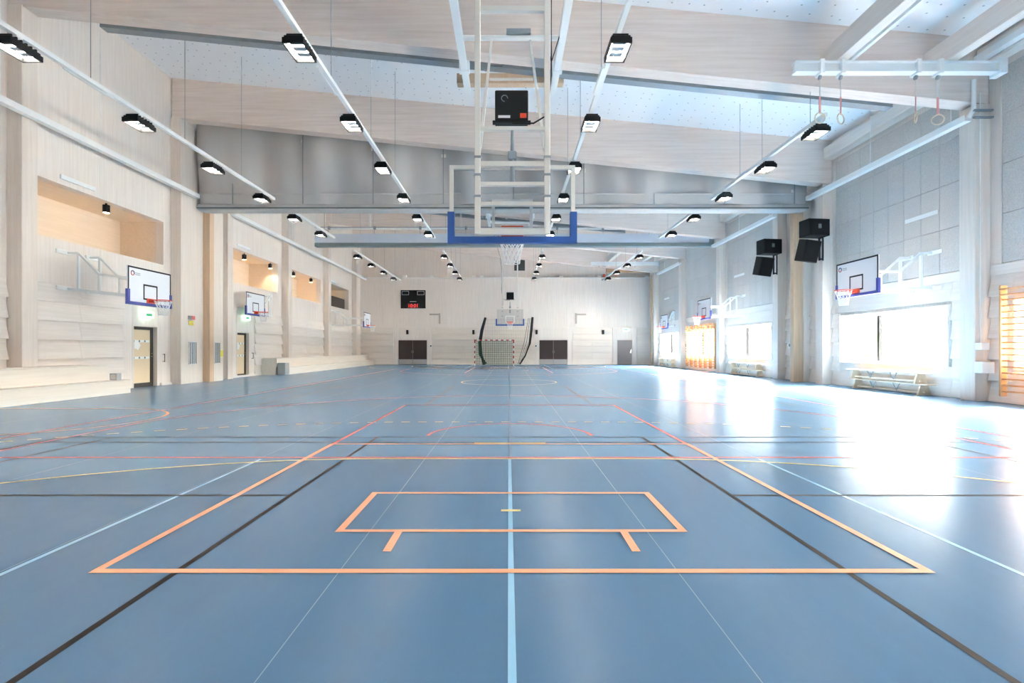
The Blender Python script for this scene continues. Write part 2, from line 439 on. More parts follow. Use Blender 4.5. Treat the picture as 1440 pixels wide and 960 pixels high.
def dotted_door(n, y0, y1, lab):
    x = XL-.16
    d = bpy.data.objects.new('door_%d' % n, None); C.objects.link(d); struct(d, lab)
    w_ = y1-y0; H = 2.1
    bm = bmesh.new()
    bx(bm, x-.04, x+.02, y0, y0+.05, 0, H); bx(bm, x-.04, x+.02, y1-.13, y1, 0, H)
    bx(bm, x-.04, x+.02, y0+.05, y1-.13, H-.1, H); bx(bm, x-.04, x+.02, y0+.05, y1-.13, 0, .14)
    obj('door_frame', bm, FRAMEB, d)
    obj('door_pane', B(x-.03, x-.005, y0+.05, y1-.13, .14, H-.1), FROST, d)
    bm = bmesh.new()
    bx(bm, XL-.3, XL+.01, y1, y1+.07, 0, 2.17); bx(bm, XL-.3, XL+.01, y0-.07, y0, 0, 2.17); bx(bm, XL-.3, XL+.01, y0, y1, H, 2.17)
    obj('door_lining', bm, WV, d)
    for z in (1.02, 1.6):
        obj('sticker_band', B(x-.005, x-.002, y0+.08, y1-.16, z-.04, z+.04), PAPER, d)
        for k in range(3):
            yy = y0+.22+k*.27
            bm = bmesh.new(); bmesh.ops.create_cone(bm, cap_ends=True, segments=16, radius1=.036, radius2=.036, depth=.004,
                matrix=Matrix.Translation((x+.001, yy, z)) @ Matrix.Rotation(PI/2, 4, 'Y'))
            obj('dot_sticker', bm, GREYDOT, d)
    bm = bmesh.new()
    ns = 10; vsx = []
    for k in range(ns):
        r = .17 if k % 2 == 0 else .13
        vsx.append(bm.verts.new((x+.002, y0+.38+r*math.cos(2*PI*k/ns), 1.45+r*math.sin(2*PI*k/ns))))
    f = bm.faces.new(vsx); ex = bmesh.ops.extrude_face_region(bm, geom=[f])
    for v in ex['geom']:
        if isinstance(v, bmesh.types.BMVert): v.co.x += .004
    obj('paper_star', bm, PAPER, d)
    for z in (1.05, 1.15):
        obj('door_handle', B(x+.02, x+.06, y1-.12, y1-.03, z, z+.025), CHROME, d)
    obj('back_panel', B(XL-.36, XL-.3, y0-.1, y1+.1, 0, 2.3), WV, d)
dotted_door(1, 17.3, 18.45, 'dark framed birch-coloured door with sticker dots by the near bleacher')
dotted_door(2, 23.9, 24.98, 'dark framed birch-coloured door with sticker dots beyond the divider curtain')

# ------------------------------------------------------------------ right wall
def rp(y0, y1, z0, z1, m=WV, name='timber_panel', x0=XR, x1=XR+.45):
    return obj(name, B(x0, x1, y0, y1, z0, z1, ch=.006), m, wr)
WZ0, WZ1 = .83, 2.55
wins = {0: (1.55, 6.2), 1: (7.6, 12.25), 2: (14.06, 18.7), 4: (23.5, 28.2), 5: (29.75, 34.3), 6: (36.0, 40.7)}
acoustic = {0: (1.2, 6.4), 1: (7.3, 12.57), 2: (13.75, 18.95), 4: (23.1, 28.35), 5: (29.3, 34.75), 6: (35.7, 41.15)}
topr = Zc(XR)+.05
pan_me = {}
wn = 0
NAMES = {0: 'window beside the camera', 1: 'bright window behind the near wall bars', 2: 'wide window above the near bench stack', 4: 'window beyond the loudspeakers', 5: 'bright window behind the far wall bars', 6: 'farthest window on the right wall'}
for i, (a, b) in enumerate(edges):
    bi = i-1; lo, hi = a, b
    if bi in wins:
        w0, w1 = wins[bi]
        rp(lo, w0, 0, 3.1); rp(w1, hi, 0, 3.1); rp(w0, w1, 0, WZ0); rp(w0, w1, WZ1, 3.1)
        rp(lo, hi, 3.1, topr)
        c0, c1 = lo+.46, hi-.04
        siding(wr, 'y', XR, c0, w0-.06, -1); siding(wr, 'y', XR, w1+.06, c1, -1)
        siding(wr, 'y', XR, w0-.06, w1+.06, -1, rows=[0]); siding(wr, 'y', XR, w0-.06, w1+.06, -1, rows=[5])
        obj('sill_board', B(XR-.035, XR, w0-.06, w1+.06, ROW, WZ0-.05), WY, wr)
        # ledge under the acoustic field
        rp(c0, c1, 3.16, 3.42, WY, 'ledge_board', XR-.05, XR)
        p0, p1 = acoustic[bi]; n = round((p1-p0)/.635); st = (p1-p0)/n
        rows_z = [3.44, 4.65, 5.87, 7.09, 8.25]
        for r in range(4):
            h = rows_z[r+1]-rows_z[r]
            key = (round(st, 3), r)
            if key not in pan_me:
                t = B(-.045, 0, .004, st-.004, .005, h-.005, ch=.004)
                me = bpy.data.meshes.new('acoustic_panel'); bmesh.ops.recalc_face_normals(t, faces=t.faces[:]); t.to_mesh(me); t.free(); me.materials.append(PANEL); pan_me[key] = me
            for k in range(n):
                o = bpy.data.objects.new('acoustic_panel', pan_me[key]); C.objects.link(o); o.parent = wr; o.location = (XR, p0+k*st, rows_z[r])
        bm = bmesh.new(); bx(bm, XR-.06, XR, p0-.05, p0-.003, 3.42, 8.3); bx(bm, XR-.06, XR, p1+.003, p1+.05, 3.42, 8.3)
        obj('panel_trim', bm, WBR if bi == 99 else WCOL, wr)
        # edge purlin
        obj('edge_purlin', B(XR-.38, XR, lo+.44, hi-.03, 8.42, 8.86, ch=.02), WY, wr)
        # window
        wn += 1
        wd = bpy.data.objects.new('window_%d' % wn, None); C.objects.link(wd); struct(wd, NAMES[bi])
        bm = bmesh.new()
        x0, x1 = XR-.09, XR+.42
        bx(bm, x0, x1, w0, w0+.035, WZ0, WZ1); bx(bm, x0, x1, w1-.035, w1, WZ0, WZ1)
        bx(bm, x0, x1, w0+.035, w1-.035, WZ1-.035, WZ1)
        obj('window_lining', bm, WHITE, wd)
        obj('window_sill', B(x0-.01, x1, w0+.035, w1-.035, WZ0, WZ0+.035), WHITE, wd)
        bm = bmesh.new()
        gx = XR+.34
        bx(bm, gx-.03, gx+.04, w0+.035, w0+.1, WZ0+.035, WZ1-.035); bx(bm, gx-.03, gx+.04, w1-.1, w1-.035, WZ0+.035, WZ1-.035)
        bx(bm, gx-.03, gx+.04, w0+.1, w1-.1, WZ1-.1, WZ1-.035); bx(bm, gx-.03, gx+.04, w0+.1, w1-.1, WZ0+.035, WZ0+.09)
        obj('window_frame', bm, WHITE, wd)
        ms = w1-1.45
        obj('mullion', B(gx-.05, gx+.04, ms-.05, ms+.05, WZ0+.09, WZ1-.1), BLACK, wd)
        obj('window_pane', B(gx, gx+.012, w0+.1, ms-.04, WZ0+.09, WZ1-.1), GLASS, wd)
        obj('window_pane', B(gx, gx+.012, ms+.04, w1-.1, WZ0+.09, WZ1-.1), GLASS, wd)
        pl = bpy.data.lights.new('window_portal', 'AREA'); pl.shape = 'RECTANGLE'; pl.size = WZ1-WZ0; pl.size_y = w1-w0; pl.cycles.is_portal = True
        po = bpy.data.objects.new('window_portal', pl); C.objects.link(po); po.location = (XR+.46, (w0+w1)/2, (WZ0+WZ1)/2); po.rotation_euler = (0, PI/2, 0)
    else:
        rp(lo, hi, 0, 3.1); rp(lo, hi, 3.1, topr)
siding(wr, 'y', XR, 19.66, 20.56, -1); siding(wr, 'y', XR, 20.9, 22.36, -1); siding(wr, 'y', XR, 41.86, Y1-.02, -1)
obj('curtain_post', B(11.5, 11.9, 20.6, 20.85, 0, 7.6, ch=.008), WBR, wr); obj('curtain_jamb', B(11.9, XR, 20.58, 20.85, 0, 7.6, ch=.008), WCOL, wr)
struct(obj('baseboard_right', B(XR-.085, XR, 13.4, 19.1, 0, .1), WBENCH))
obj('brown_corner_post', B(11.72, 11.95, 41.84, 42.2, 0, 7.4, ch=.006), WBR, wr)

# ------------------------------------------------------------------ end walls
eb = lambda x0, x1, z0, z1, y0=Y1, y1=Y1+.4, m=WV, name='timber_panel': obj(name, B(x0, x1, y0, y1, z0, z1, ch=.006), m, wb)
dd = [(-9.43, -6.99), (2.65, 5.06), (9.33, 10.57)]
LEDGE = 7.42
n = 10; st = (XR+.4-XL+.3)/n
for k in range(n): eb(XL-.3+k*st, XL-.3+(k+1)*st, SID+.02, LEDGE)
for k in range(n): eb(XL-.3+k*st, XL-.3+(k+1)*st, LEDGE, 11.6, Y1+.3, Y1+.6)
obj('wall_ledge', B(XL, XR, Y1-.03, Y1+.3, LEDGE, LEDGE+.06), WHITE, wb)
xs = XL-.3
for d0, d1 in dd:
    eb(xs, d0-.4, 0, SID+.02); eb(d0-.4, d0, 0, SID+.02, Y1-.06); eb(d1, d1+.4, 0, SID+.02, Y1-.06); eb(d0, d1, 2.1, SID+.02, Y1-.06); xs = d1+.4
eb(xs, XR+.4, 0, SID+.02)
siding(wb, 'x', Y1, XL+.08, -9.85, -1); siding(wb, 'x', Y1, -6.57, 2.23, -1); siding(wb, 'x', Y1, 5.48, 8.9, -1); siding(wb, 'x', Y1, 11.0, XR-.05, -1)
obj('leak_stop_slab', B(XL-.4, XR+.5, Y1+.6, Y1+.8, -.2, 11.8), WV, wb)  # unseen slab added to stop sky light leaking through the far wall
wf = struct(obj('wall_front', B(XL-.3, XR+.45, Y0-.3, Y0, 0, 11.7), WV), 'spruce wall behind the camera')
def far_door(n, x0, x1, lab, leaves, m):
    d = bpy.data.objects.new('door_%d' % n, None); C.objects.link(d); struct(d, lab)
    wd_ = (x1-x0)/leaves
    for k in range(leaves):
        a_, b_ = x0+k*wd_+.01, x0+(k+1)*wd_-.01
        lf = obj('door_leaf', B(a_, b_, Y1-.02, Y1+.04, .02, 2.09), m, d)
        if leaves == 2:
            obj('kick_plate', B(a_+.01, b_-.01, Y1-.035, Y1-.02, .03, .46), KICK, lf)
            hx = b_-.06 if k == 0 else a_+.06
            obj('door_handle', B(hx-.02, hx+.02, Y1-.08, Y1-.02, 1.0, 1.2), CHROME, lf)
        else:
            obj('door_handle', B(b_-.16, b_-.04, Y1-.08, Y1-.02, 1.03, 1.07), CHROME, lf)
            obj('lock_plate', B(b_-.09, b_-.04, Y1-.03, Y1-.02, .98, 1.32), CHROME, lf)
    bm = bmesh.new(); bx(bm, x0-.06, x0, Y1-.08, Y1+.1, 0, 2.15); bx(bm, x1, x1+.06, Y1-.08, Y1+.1, 0, 2.15); bx(bm, x0, x1, Y1-.08, Y1+.1, 2.1, 2.15)
    obj('door_frame', bm, WCOL, d)
far_door(3, *dd[0], 'dark brown double door left of the handball goal', 2, DOORB)
far_door(4, *dd[1], 'dark brown double door right of the handball goal', 2, DOORB)
far_door(5, *dd[2], 'single grey door in the far right corner', 1, DOORG)
# small far-wall things
for x, s in ((-8.65, 'above the left double door'), (-3.0, 'left of the handball goal'), (2.4, 'just right of the handball goal net'), (8.1, 'left of the grey single door')):
    t = thing('wall_spotlight', 'small black wall fitting on the far wall '+s, 'wall light', (x, Y1, 2.8), 0, 'small fittings on far wall')
    obj('body', B(-.09, .09, -.2, -.06, -.2, .17, ch=.01), BLACK, t); obj('bracket', B(-.04, .04, -.06, 0, -.04, .1), BLACK, t)
for x, sg, s in ((-5.9, -1, 'left'), (5.8, 1, 'right')):
    t = thing('folded_wall_arm', 'pale steel T-shaped wall arm %s of the far hoop' % s, 'bracket', (x, Y1, 3.5), 0, 'folded arms on the far wall')
    obj('post', B(-.07, .07, -.1, 0, 0, .9), ARMM, t); obj('arm', B(min(0, sg*.85), max(0, sg*.85), -.14, -.04, .74, .86), ARMM, t)
def exit_sign(loc, axis, lab):
    t = thing('exit_sign', lab, 'exit sign', loc)
    if axis == 'y':
        obj('housing', B(-.04, .04, -.26, .26, 0, .2, ch=.01), EXITM, t); obj('pictogram', B(.04, .043, -.16, .16, .05, .15), EXITG, t)
    elif axis == 'x':
        obj('housing', B(-.26, .26, -.05, .05, 0, .24, ch=.01), EXITM, t); obj('pictogram', B(-.14, .14, -.053, -.05, .06, .17), EXITG, t)
exit_sign((10.05, Y1-.08, 2.86), 'x', 'lit exit sign above the grey single door')
exit_sign((XL+.1, 17.85, 2.42), 'y', 'lit exit sign above the near left door')
exit_sign((XL+.1, 24.6, 2.72), 'y', 'lit exit sign above the left door beyond the curtain')
tag(obj('dark_grille', B(.5, 1.42, Y1+.24, Y1+.3, 8.1, 9.1, ch=.01), mat('grille_dark', (52, 56, 56), .7)), 'dark square grille high on the far wall', 'grille')
for k, x in enumerate((-8.9, -6.6, -3.0, -2.3, 4.55, 7.8, 11.9)):
    t = thing('ledge_box', ['white box on the far wall ledge over the scoreboard', 'white box on the far ledge right of the scoreboard', 'white box on the far ledge left of centre', 'second white box on the far ledge left of centre', 'white box on the far ledge right of centre', 'white box on the far ledge near the orange marker', 'white box at the right end of the far ledge'][k], 'box', (x, Y1+.12, LEDGE+.06), 0, 'boxes on the far ledge')
    obj('body', B(-.15, .15, -.1, .1, 0, .16, ch=.01), WHITE, t); obj('lid', B(-.16, .16, -.11, .11, .16, .19), IVORY, t)
t = thing('ledge_marker', 'orange marker on the far ledge', 'marker', (8.25, Y1+.1, LEDGE+.06)); obj('body', T([(0, 0, 0), (0, 0, .3)], [.13, .07], 10), ORANGE, t)

# ------------------------------------------------------------------ raised divider curtains
cv = thing('divider_curtain', 'raised grey divider curtain spanning the middle of the hall', 'curtain', (0, 20.25, 0))
def fabric(x0, x1, zf, zt, nx, nz, amp, freq, ybase=0, seed=0):
    rnd = random.Random(seed); ph = [rnd.uniform(0, 6.28) for _ in range(8)]
    bm = bmesh.new(); g = []
    for j in range(nz+1):
        row = []
        for i in range(nx+1):
            x = x0+(x1-x0)*i/nx; tz = j/nz; z = zf(x)+(zt(x)-zf(x))*tz
            y = ybase+amp*(.5*math.sin(freq*x+ph[0])+.3*math.sin(freq*2.3*x+ph[1]+1.5*tz)+.4*math.sin(freq*.37*x+ph[2]+3*tz))*(.35+.65*math.sin(PI*min(1, tz*1.1+.05))) - .25*math.sin(PI*tz)*amp*2
            row.append(bm.verts.new((x, y, z)))
        g.append(row)
    for j in range(nz):
        for i in range(nx): bm.faces.new((g[j][i], g[j][i+1], g[j+1][i+1], g[j+1][i]))
    return bm
CX0, CX1 = -12.22, 11.72
o = obj('front_fabric', fabric(CX0, CX1, lambda x: 7.02, lambda x: Zc(x)-.05, 260, 12, .26, 1.9, -.1, 1), CURT, cv, True)
o = obj('rear_fabric', fabric(CX0, CX1, lambda x: 7.02, lambda x: Zc(x)-.05, 160, 8, .14, 1.6, .35, 2), CURT, cv, True)
obj('bottom_bar', B(CX0-.05, CX1+.1, -.14, .42, 6.8, 7.03, ch=.03), CURT, cv)
obj('lower_rail', B(CX0-.05, CX1+.1, -.17, -.14, 6.86, 6.9), DKGREY, cv)
obj('batten_tube', T([(CX0, -.22, 7.42), (CX1, -.22, 7.42)], .035, 8), CURT, cv)
for k in range(9):
    x = -10.8+k*2.75
    obj('lifting_strap', B(x-.02, x+.02, -.27, -.255, 7.0, Zb(x)+.2), GALV, cv)
    obj('strap_clip', B(x-.09, x+.09, -.2, .1, Zb(x)-.16, Zb(x)-.04), IVORY, cv)

c2 = thing('ball_stop_net', 'second raised pale net roll hanging beyond the divider curtain', 'net', (0, 29.35, 0))
obj('net_roll', fabric(-11.1, 11.5, lambda x: 7.42, lambda x: 7.95, 120, 5, .07, 1.3, -.03, 4), CURT2, c2, True)
obj('net_roll', fabric(-11.1, 11.5, lambda x: 7.42, lambda x: 7.95, 100, 5, .07, 1.2, .18, 5), CURT2, c2, True)
obj('bottom_bar', B(-11.12, 11.6, -.1, .26, 7.2, 7.42, ch=.03), BARG, c2)
obj('hanging_tube', T([(-11.1, .05, 8.26), (11.5, .05, 8.26)], .06, 8), WHITE, c2)
obj('control_rod', T([(-11.1, -.06, 8.32), (11.5, -.06, 8.32)], .02, 6), GALV, c2)
for k in range(9):
    x = -10.6+k*2.62
    obj('hanger', B(x-.05, x+.05, 0, .1, 8.3, Zc(x)), IVORY, c2)
    obj('cord', T([(x+.3, -.1, 7.9), (x+.3, -.1, 8.3)], .012, 5), GALV, c2)
    obj('clamp', B(x+.24, x+.36, -.12, .1, 8.2, 8.36), GALV, c2)
obj('end_bracket', B(11.5, 11.78, -.12, .28, 7.3, 7.7), GALV, c2)

def channel(y, x0, x1, lab):
    t = thing('steel_channel', lab, 'steel channel', (0, y, 0))
    f = lambda x: Zb(x)+.02
    obj('web', sloped(x0, x1, 0, .02, f, lambda x: f(x)+.2), GALV, t); obj('flange', sloped(x0, x1, .02, .26, f, lambda x: f(x)+.02), GALV, t)
    xm = (x0+x1)/2
    obj('splice_plate', sloped(xm-.15, xm+.15, -.012, 0, lambda x: f(x)+.02, lambda x: f(x)+.18), CHROME, t)
channel(13.55, -10.85, 10.2, 'long grey steel channel along the first beam in view')
channel(29.75, -10.0, 6.8, 'grey steel channel above the far net roll')

# ------------------------------------------------------------------ lamps and light tracks
LZ = 6.84
rows = [(-9.0, 'track nearest the left wall'), (-3.82, 'second track from the left wall'), (2.0, 'third track from the left wall'), (7.8, 'track nearest the right wall')]
near_y = [9.35+3.1*k for k in range(-3, 4)]
far_y = [21.5, 24.5, 30.5, 33.6, 36.8, 40.0]
def lamp_proto():
    t = thing('led_floodlight', 'x', 'lamp')
    bm = bmesh.new(); bx(bm, -.17, .17, -.3, .3, 0, .05, ch=.012)
    for k in range(6):
        y = -.24+k*.096; bx(bm, -.14, .14, y-.012, y+.012, .05, .1)
    obj('housing', bm, BLACK, t)
    bm = bmesh.new()
    bx(bm, -.19, -.165, -.32, .32, -.105, 0); bx(bm, .165, .19, -.32, .32, -.105, 0); bx(bm, -.165, .165, -.32, -.29, -.105, 0); bx(bm, -.165, .165, .29, .32, -.105, 0)
    obj('rim', bm, BLACK, t)
    ln = obj('lens', B(-.165, .165, -.29, .29, -.022, -.014), LENS, t)
    for yy in (-.185, 0, .185): obj('led_module', B(-.12, .12, yy-.06, yy+.06, -.03, -.022), LEDMOD, ln)
    obj('bracket', B(-.05, .05, -.06, .06, .1, .2), WHITE, t)
    return t
LP = lamp_proto(); used = False
ORD = ['first', 'second', 'third', 'fourth', 'fifth', 'sixth', 'seventh']
def put_lamp(x, y, lab):
    global used
    o = LP if not used else copy_tree(LP); used = True
    o.location = (x, y, LZ); o['label'] = lab; o['group'] = 'floodlights on the light tracks'
for x, rn in rows:
    short = rn.replace('track ', 'track ')
    t = thing('light_track', 'white light track, %s, on this side of the curtain' % rn.replace(' track', '').replace('track ', ''), 'light track', (x, 0, 0), 0, 'light tracks')
    rt = x > 5
    obj('rail', B(-.045, .045, 12.55 if rt else -.5, 19.6, LZ+.2, LZ+.29), WHITE, t)
    for y in ((13.2, 15.7, 17.2) if rt else (2, 8.0, 11.0, 14.2, 17.2)):
        obj('suspension_wire', T([(0, y, LZ+.29), (0, y, Zc(x))], .008, 5), GALV, t)
    obj('driver_box', B(-.09, -.046, *((16.6, 17.4) if rt else (10.4, 11.5)), LZ+.19, LZ+.28), WHITE, t)
    t = thing('light_track', 'white light track, %s, beyond the curtain' % rn.replace(' track', '').replace('track ', ''), 'light track', (x, 0, 0), 0, 'light tracks')
    obj('rail', B(-.045, .045, 21.0, 26.4, LZ+.2, LZ+.29), WHITE, t); obj('rail', B(-.045, .045, 29.8, 42.5, LZ+.2, LZ+.29), WHITE, t)
    for y in (22, 25, 31, 34, 37, 40.5):
        obj('suspension_wire', T([(0, y, LZ+.29), (0, y, Zc(x))], .008, 5), GALV, t)
    for k, y in enumerate(near_y if not rt else [0, 0, 0, 0, 12.97, 15.5, 18.5]):
        if rt and k < 4: continue
        put_lamp(x, y, 'black floodlight on the %s, %s one before the curtain' % (rn, ORD[6-k]))
    for k, y in enumerate(far_y):
        put_lamp(x, y, 'black floodlight on the %s, %s one beyond the curtain' % (rn, ORD[k]))

# wall troughs
def trough(x, y0, y1, z, lab, m=WHITE):
    t = thing('wall_trough', lab, 'cable tray', (x, y0, z), 0, 'white troughs along the walls')
    L_ = y1-y0
    bm = bmesh.new(); bx(bm, -.09, .09, 0, L_, 0, .02); bx(bm, -.09, -.07, 0, L_, .02, .16); bx(bm, .07, .09, 0, L_, .02, .16)
    obj('channel', bm, m, t)
    for k in range(max(2, int(L_/3))):
        y = .5+k*3.0
        if y < L_-.2:
            obj('hanger_rod', T([(0, y, .1), (0, y, Zc(x)-z)], .011, 6), WHITE, t)
    return t
trough(-12.14, Y0+.2, 19.95, 7.2, 'long white trough along the left wall before the curtain')
trough(-12.14, 22.5, 43.4, 7.2, 'long white trough along the left wall beyond the curtain')
trough(11.7, 13.0, 19.95, 7.12, 'white trough along the right wall between first column and curtain')
trough(11.7, 22.4, 29.2, 7.12, 'white trough along the right wall just beyond the curtain')
trough(11.7, 34.8, 40.0, 7.12, 'white trough along the far end of the right wall')
trough(11.66, .5, 12.7, 8.42, 'white trough high on the right wall above the rings')
t = thing('drop_pipe', 'white pipe dropping beside the first right column', 'pipe', (11.72, 12.86, 0))
obj('pipe', T([(0, 0, 8.1), (0, 0, 7.35), (0, .14, 7.22)], .05, 8), WHITE, t)
obj('column_bracket', B(-.03, .45, -.06, .0, 7.12, 7.16), GALV, t); obj('column_bracket', B(-.03, .45, -.06, .0, 7.3, 7.34), GALV, t)

# ------------------------------------------------------------------ gymnastic rings rail
def ring_rail(y, x0, x1, lab, where, rings=True):
    z = 7.93
    t = thing('rings_rail', lab, 'steel rail', (0, y, 0))
    bm = bmesh.new(); bx(bm, x0, x1, -.1, .1, z, z+.03); bx(bm, x0, x1, -.1, .1, z+.23, z+.26); bx(bm, x0, x1, -.03, .03, z+.03, z+.23)
    obj('rail_beam', bm, WHITE, t)
    obj('end_shoe', B(x1-.05, x1+.12, -.16, .16, z-.06, z+.3, ch=.01), WHITE, t)
    for xs_ in ((x0+.62, x0+1.12), (x0+2.92, x0+3.45)):
        for x in xs_:
            obj('rail_clamp', B(x-.05, x+.05, -.13, .13, z-.05, z+.29, ch=.008), WHITE, t)
            obj('pulley', T([(x-.02, 0, z-.1), (x+.02, 0, z-.1)], .055, 12), GALV, t)
    if rings:
        k = 0
        for xs_ in ((x0+.62, x0+1.12), (x0+2.92, x0+3.45)):
            for x in xs_:
                r = thing('gymnastic_ring', '%s of four wooden gymnastic rings hanging from the %s rail' % (['leftmost', 'second', 'third', 'rightmost'][k], where), 'gym ring', (x, y, z-.15), [0, .4, 1.1, -.5][k], 'gymnastic rings')
                ln = [.82, .84, .8, .86][k]
                obj('strap', B(-.012, .012, -.006, .006, -ln*.55, 0), ROPE, r); obj('red_strap', B(-.022, .022, -.008, .008, -ln, -ln*.5), PINK, r)
                obj('hoop', T([(.12*math.cos(2*PI*q/24), 0, -ln-.1+.12*math.sin(2*PI*q/24)) for q in range(24)], .016, 8, True), RINGW, r, True)
                k += 1
ring_rail(12.25, 6.85, 11.72, 'white steel rail for gymnastic rings in front of first beam', 'near')
ring_rail(40.2, 6.5, 11.72, 'white steel rail high in the far right corner', 'far', False)
def joist(x, y0, y1, lab):
    o = obj('ceiling_joist', B(x-.13, x+.13, y0, y1, 8.24, 8.78, ch=.01), WY)
    struct(o, lab)
joist(8.0, 6.9, 12.93, 'timber joist over the left rings'); joist(10.65, 6.9, 12.93, 'timber joist over the right rings')
joist(8.0, 35.4, 41.4, 'far timber joist over the left end of the far rail'); joist(10.65, 35.4, 41.4, 'far timber joist over the right end of the far rail')
tag(obj('joist_white_rail', B(8.16, 8.24, 7.2, 12.2, 8.2, 8.28), WHITE), 'white strip along the joist over the left rings', 'light strip')  # plain white rail along the joist, gives no light
struct(obj('tie_beam', B(8.35, 11.9, Y1-.45, Y1-.05, 7.86, 8.22, ch=.01), WBX), 'brown timber tie beam at the far right corner')

# ------------------------------------------------------------------ basketball hoops
def net_bm(r0=.225, r1=.12, L_=.42, n=12, lv=5, th=.006):
    bm = bmesh.new(); P = []
    for j in range(lv+1):
        tz = j/lv; r = r0+(r1-r0)*math.sin(tz*PI/2)
        P.append([Vector((r*math.cos(2*PI*(k+.5*(j % 2))/n), r*math.sin(2*PI*(k+.5*(j % 2))/n), -L_*tz)) for k in range(n)])
    for j in range(lv):
        for k in range(n):
            for kk in ((k, k-1) if j % 2 == 0 else (k, k+1)):
                tube(bm, [P[j][k], P[j+1][kk % n]], th, 4)
    tube(bm, P[lv], th, 4, True)
    return bm
NET_ME = None
def rim_parts(root, yb, zr):
    """rim, plate and net at local y=yb (board face), ring height zr"""
    global NET_ME
    rm = obj('rim', T([(.225*math.cos(2*PI*k/28), yb+.375+.225*math.sin(2*PI*k/28), zr) for k in range(28)], .012, 8, True), ORANGE, root, True)
    bm = bmesh.new(); bx(bm, -.1, .1, yb, yb+.16, zr-.07, zr+.02, ch=.01); bx(bm, -.16, .16, yb, yb+.015, zr-.12, zr+.05)
    obj('rim_mount', bm, ORANGE, rm)
    if NET_ME is None:
        o = obj('net', net_bm(), NETW, root); NET_ME = o.data
    else:
        o = bpy.data.objects.new('net', NET_ME); C.objects.link(o); o.parent = root
    o.location = (0, yb+.375, zr-.01)
def frame_bm(x0, x1, z0, z1, y0, y1, t):
    bm = bmesh.new()
    bx(bm, x0, x0+t, y0, y1, z0, z1); bx(bm, x1-t, x1, y0, y1, z0, z1); bx(bm, x0+t, x1-t, y0, y1, z1-t, z1); bx(bm, x0+t, x1-t, y0, y1, z0, z0+t)
    return bm
def pad_bm(z0, y0, y1, hs=.4, t=.09):
    bm = bmesh.new()
    bx(bm, -.925, .925, y0, y1, z0-.025, z0+t-.03); bx(bm, -.925, -.925+t, y0, y1, z0+t-.03, z0+hs); bx(bm, .925-t, .925, y0, y1, z0+t-.03, z0+hs)
    return bm
def wall_hoop(xb, yc, side, lab, drop=0.0, folded=None):
    """side -1: left wall. local y = out from the wall, board face at y=0"""
    wallx = XL if side < 0 else XR
    arm = abs(wallx-xb)
    t = thing('wall_basketball_hoop', lab, 'basketball hoop', (xb, yc, 0), -side*PI/2*-1 if False else (-PI/2 if side < 0 else PI/2))
    zb = 2.9-drop
    obj('backboard', B(-.9, .9, -.035, 0, zb, zb+1.05, ch=.004), BOARD, t)
    obj('board_border', frame_bm(-.9, .9, zb, zb+1.05, 0, .004, .045), BLACK, t)
    obj('target_square', frame_bm(-.295, .295, zb+.15, zb+.6, 0, .004, .045), BLACK, t)
    obj('edge_pad', pad_bm(zb, -.05, .02), BLUEPAD2, t)
    e = obj('emblem', T([(.72+.06*math.cos(PI*k/10+.6), .003, zb+.86+.06*math.sin(PI*k/10+.6)) for k in range(11)], .014, 6), LOGOB, t)
    obj('emblem_arc', T([(.72+.06*math.cos(PI*k/10+.6+PI), .003, zb+.86+.06*math.sin(PI*k/10+.6+PI)) for k in range(11)], .014, 6), LOGOR, e)
    for q in (0, 1): obj('emblem_text', B(.42, .62, 0, .003, zb+.865-q*.045, zb+.885-q*.045), LOGOG, e)
    rim_parts(t, 0, zb+.15)
    zt = 4.08; zl = 3.05
    if not folded:
        for sx in (-.385, .385):
            bm = bmesh.new()
            y1_ = -(arm-.35); y2 = -(arm-.95)
            bar(bm, (sx, y1_, zl), (sx, y1_, zt), .06); bar(bm, (sx, -arm, zt), (sx, y1_, zt), .06)
            bar(bm, (sx, y1_, zt), (sx, y2, 3.55-drop*.3), .06); bar(bm, (sx, y2, zl-drop*.3), (sx, y2, 3.55-drop*.3), .06)
            bar(bm, (sx, y2, 3.55-drop*.3), (sx, -.05, 3.55-drop*.7), .06); bar(bm, (sx, -arm, zl), (sx, -.05, zl-drop*.7), .07)
            bar(bm, (sx, -.08, zb+.1), (sx, -.08, 3.6-drop*.7), .05)
            obj('arm_truss', bm, WHITE, t)
        obj('cross_brace', BAR((-.385, -(arm-.35), zl), (.385, -.1, zl-drop*.7), .04), WHITE, t)
        for z in (zl, zt):
            for sx in (-.5, .5):
                obj('wall_plate', B(sx-.25, sx+.25, -arm, -arm+.06, z-.06, z+.06, ch=.01), WHITE, t)
    else:
        # swung flat against the wall, truss beside the board towards local x = folded*
        for k in range(2):
            y_ = -.08-.12*k
            bm = bmesh.new(); s = folded
            bar(bm, (s*1.75, y_, zl), (s*1.75, y_, zt), .05); bar(bm, (s*1.75, y_, zt), (s*1.1, y_, 3.55), .05)
            bar(bm, (s*1.1, y_, zl), (s*1.1, y_, 3.55), .05); bar(bm, (s*1.1, y_, 3.55), (0, y_, 3.55), .05); bar(bm, (s*1.75, y_, zl), (0, y_, zl), .05)
            obj('arm_truss', bm, WHITE, t)
        for z in (zl, zt): obj('wall_plate', B(folded*1.75-.2, folded*1.75+.2, -arm, -.1, z-.06, z+.06, ch=.01), WHITE, t)
        bm = bmesh.new(); bx(bm, -.5, .5, -arm, -.04, zb+.3, zb+.36); obj('rear_bracket', bm, WHITE, t)
    # upper wall plate
    for sx in (-.5,):
        obj('stay_plate', B(-.6, .6, -arm, -arm+.05, 6.15 if side < 0 else 5.15, 6.27 if side < 0 else 5.27), WHITE, t)
wall_hoop(-10.55, 15.05, -1, 'white backboard hoop swung out from the left wall above the near bleacher', .3)
